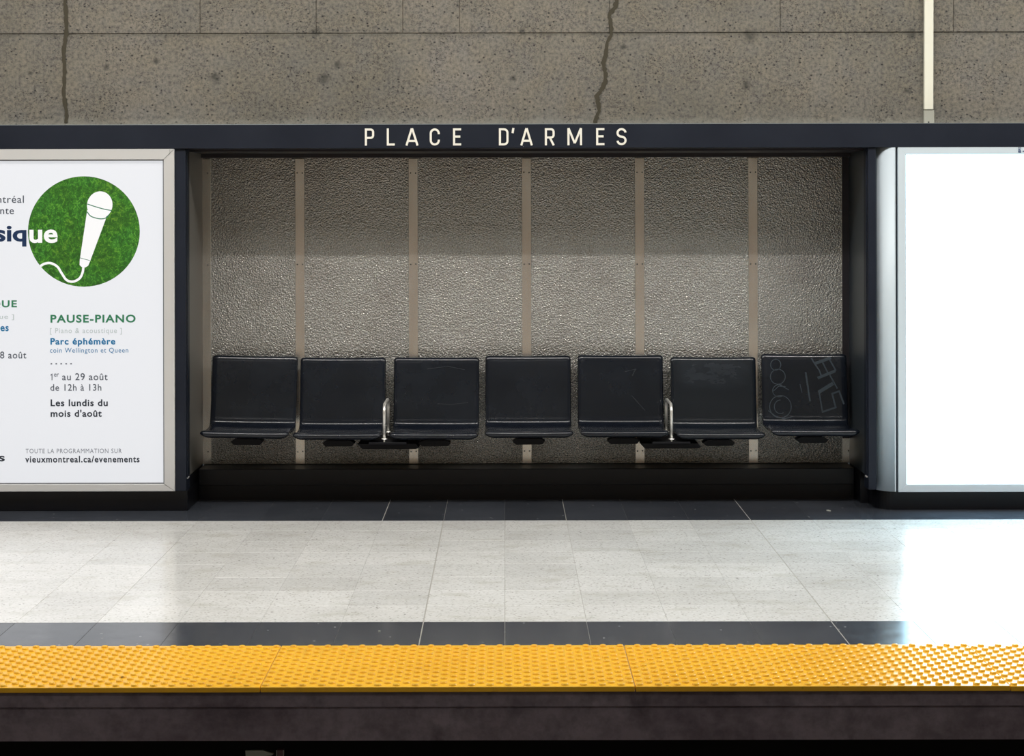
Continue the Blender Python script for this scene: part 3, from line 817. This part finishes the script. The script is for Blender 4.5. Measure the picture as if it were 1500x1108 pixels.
def prof_y(z):
    best = None
    for a, b in zip(prof[14:], prof[15:]):
        if (a[1]-z)*(b[1]-z) <= 0 and a[1] != b[1] and a[0] > .1:
            t = (z-a[1])/(b[1]-a[1]); return a[0]+(b[0]-a[0])*t
    return .14
# scratched graffiti on the last seat (drawn on its back)
def back_marks(seat_i, strokes, m, name, wpx, label=None):
    r = seats[seat_i]; bm = bmesh.new()
    sx = r.location.x; sz = r.location.z
    for q in strokes:
        wd = wpx
        if isinstance(q, tuple) and isinstance(q[0], (int, float)): wd, q = q
        pts = []
        for a, b in q:
            Y = YC+.15; 
            for _ in range(3):
                X, Z = at(a, b, Y); Y = YC+prof_y(Z-sz)-.006
            pts.append((X-sx, Z-sz))
        full = []
        for p0, p1 in zip(pts, pts[1:]):
            for k in range(3): full.append((p0[0]+(p1[0]-p0[0])*k/3, p0[1]+(p1[1]-p0[1])*k/3))
        full.append(pts[-1])
        def sf(x, z): return prof_y(z)+.005*(1-min(1, (x/SW))**2)*-1 + .0
        add_ribbon(bm, full, wd*10.3/F, -.0012, .0010, surf=lambda x, z: prof_y(z)-DISH(x))
    return obj(name, bm_mesh(bm), m, r, label=label, kind='stuff')
def DISH(x):
    s = min(1, abs(x)/SW); return -.004*(1-s*s)
SGN = -1.0
def circ(cx, cy, rx, ry, a0=0, a1=360, n=20):
    return [(cx+rx*math.cos(math.radians(a0+(a1-a0)*i/n)), cy-ry*math.sin(math.radians(a0+(a1-a0)*i/n))) for i in range(n+1)]
def g_(x, y): return (1100+x/3.957, 500+y/3.957)
def gl(*p): return [g_(a, b) for a, b in p]
back_marks(6, [circ(1135.8, 535, 7.5, 8, -60, 330), circ(1139, 552.5, 11, 11), circ(1141, 573, 9.5, 9, 60, 300), gl((155, 250), (190, 268), (220, 285)), gl((200, 265), (160, 262), (130, 290)),
               circ(1143, 596.5, 16, 16.5), circ(1143, 596.5, 9, 10, 90, 300), gl((100, 405), (140, 435), (190, 452), (240, 440)),
               (2.4, gl((315, 180), (330, 270), (342, 350))), gl((283, 250), (295, 300))], M_SCRATCH, 'scratch_marks', 1.1, 'thin pale scratched circles')
back_marks(6, [(4.2, gl((365, 132), (462, 96))), (2, gl((348, 100), (395, 170), (408, 205))), (2, gl((412, 120), (450, 195))), (2, gl((450, 100), (492, 172))), (4, gl((385, 215), (488, 172))),
               (5, gl((390, 298), (475, 245))), (2, gl((455, 195), (500, 275))), (2, gl((395, 300), (415, 415))), (2.4, gl((412, 412), (490, 385))), (2.4, gl((492, 388), (470, 305), (510, 290), (538, 365)))],
           M_SCRATCH, 'scratched_letters', 2.0, 'pale angular scratched letters')
# cloudy smear on the sixth seat: fine parallel wipe marks
M_SMEAR = mat('faint_scratch', (.012, .016, .022), .4)
sm_mat = M_SEAT.copy(); sm_mat.name = 'cloudy_black_shell'; t = NT(sm_mat)
tc = t.n('ShaderNodeTexCoord').outputs['Object']
mp = t.n('ShaderNodeMapping'); t.l(tc, mp.inputs['Vector']); mp.inputs['Scale'].default_value = (1, 1, 2.6); mp.inputs['Rotation'].default_value = (0, .35, 0)
sp_ = t.n('ShaderNodeSeparateXYZ'); t.l(tc, sp_.inputs[0])
hz = t.math('MULTIPLY', t.mrange(sp_.outputs[2], .58, .66), t.mrange(sp_.outputs[2], .755, .72))
hx = t.mrange(t.math('ABSOLUTE', sp_.outputs[0]), .21, .11)
cl = t.math('MULTIPLY', t.math('MULTIPLY', hz, hx), t.mrange(t.noise(9, 5, .65, mp.outputs[0]).outputs[0], .3, .75))
t.color(t.mix((.008, .011, .016), (.024, .031, .041), cl))
t.l(t.mrange(cl, 0, 1, .18, .42), t.b.inputs['Roughness'])
shell6 = [c for c in seats[5].children if c.name.startswith('shell')][0]
shell6.data = shell6.data.copy(); shell6.data.materials[0] = sm_mat
back_marks(4, [(1.2, [(931, 541), (926, 551)]), (.9, [(915, 545), (932, 541)]), (.9, [(925, 580), (945, 602)])], M_SMEAR, 'scratch_marks', 1)
back_marks(2, [(.8, [(640, 592), (660, 593), (685, 590)]), (.8, [(625, 541), (655, 537), (680, 542)])], M_SMEAR, 'scratch_marks', 1)

# ------------------------------------------------------------------ steel dividers between pairs of seats
def divider(px, lab):
    yf, yr = 9.985, 10.31
    X = (px-PX)*yf/F
    r = thing('seat_divider', lab, 'divider', (X, 10.1, .33), 'steel dividers between seats')
    zt = at(px, 591.5, 10.05)[1]; zb = at(px, 643, yf)[1]
    c = .045; path = [(0, yf-10.1, zb-.33)]
    path += [(0, yf-10.1, zt-c-.33)] + [(0, yf-10.1+c*(1-math.cos(a)), zt-c-.33+c*math.sin(a)) for a in [PI/2*i/8 for i in range(1, 9)]]
    path += [(0, yr-10.1-c*(1-math.cos(a)), zt-c-.33+c*math.sin(a)) for a in [PI/2*(8-i)/8 for i in range(0, 9)]] + [(0, yr-10.1, zb-.33)]
    bm = bmesh.new(); add_tube(bm, path, .0082, 16)
    obj('tube', bm_mesh(bm, smooth=True), M_STEEL, r)
    for yy in (yf, yr):
        bm = bmesh.new()
        bmesh.ops.create_cone(bm, cap_ends=True, segments=20, radius1=.017, radius2=.015, depth=.004, matrix=Matrix.Translation((0, yy-10.1, zb-.33)))
        bmesh.ops.create_cone(bm, cap_ends=True, segments=8, radius1=.005, radius2=.005, depth=.022, matrix=Matrix.Translation((0, yy-10.1, zb-.33-.010)))
        obj('flange', bm_mesh(bm), M_STEEL, r, kind='stuff' if False else None)
    bm = bmesh.new()
    a0 = at(569 if px < 740 else 975, 656, 10.05)
    cx = ((568.5-PX) if px < 740 else (981-PX))*10.05/F - X
    add_prism(bm, [(cx-.160, .332-.33), (cx-.135, .305-.33), (cx+.145, .305-.33), (cx+.160, .312-.33), (cx+.145, .332-.33)], -.08, .345)
    add_box(bm, cx-.10, cx+.10, -.13, .02, .332-.33, .346-.33, .003)
    obj('mounting_plate', bm_mesh(bm), M_BRACKET, r)
    return r
divider(562.3, 'bent steel tube divider between the second and third seats from the left')
divider(983, 'bent steel tube divider left of the smeared seat, third gap from the right')

# ------------------------------------------------------------------ litter
def scrap(px, py, w_, d_, lab, cat='litter', name='paper_scrap', rot=.6, z0=0.001):
    Y = F*EYE/(py-PY+ROLL*(px-PX)); X = at(px, py, Y)[0]
    bm = bmesh.new(); pts = [(-w_/2, -d_*.3), (-w_*.1, -d_/2), (w_/2, -d_*.1), (w_*.35, d_*.4), (-w_*.2, d_/2), (-w_*.45, d_*.2)]
    lo = [bm.verts.new((a, b, 0)) for a, b in pts]; hi = [bm.verts.new((a*.9, b*.9, .001+random.uniform(0, .002))) for a, b in pts]
    bm.faces.new(lo); c = bm.verts.new((0, 0, .002))
    for i in range(6):
        j = (i+1) % 6; bm.faces.new((lo[i], lo[j], hi[j], hi[i])); bm.faces.new((hi[i], hi[j], c))
    o = obj(name, bm_mesh(bm), M_PAPER); o.location = (X, Y, z0); o.rotation_euler = (0, 0, rot)
    return tag(o, lab, cat)
scrap(1214, 748.5, .030, .010, 'tiny pale scrap of litter on the dark rear floor border near the right post', rot=-.9)
scrap(556, 925.5, .010, .008, 'white crumb of litter on the dark front floor border')
# pale things glimpsed in the dark void under the platform
yv = 7.3
bm = bmesh.new(); add_prism(bm, [at(a, b, yv) for a, b in ((360, 1099), (385, 1098.5), (391, 1100.5), (402, 1103.5), (398, 1106), (385, 1107), (380, 1116), (361, 1116))], yv-.012, yv)
tag(obj('torn_notice', bm_mesh(bm), mat('torn_notice_paper', (.85, .9, .8), .8)), 'torn pale green notice stuck low under the platform edge at left', 'notice')
jb = thing('junction_box', 'small square box with pale rim beside the torn notice under the platform', 'box', (at(412, 1100, yv)[0], yv, at(412, 1106, yv)[1]))
JI = Matrix.Translation(jb.location).inverted()
x0, z1 = at(406.3, 1096, yv); x1, z0 = at(417, 1106, yv)
obj('box_body', box_mesh(x0, x1, yv-.03, yv, z0, z1, .003), mat('dull_purple_box', (.25, .16, .18), .6), jb).matrix_parent_inverse = JI
bm = bmesh.new(); add_ribbon(bm, [(x0+.001, z1), (x0+.001, z0+.001), (x1-.001, z0+.001), (x1-.001, z1)], .0035, yv-.033, yv-.029)
obj('pale_rim', bm_mesh(bm), mat('pale_rim_paint', (.7, .7, .65), .6), jb).matrix_parent_inverse = JI
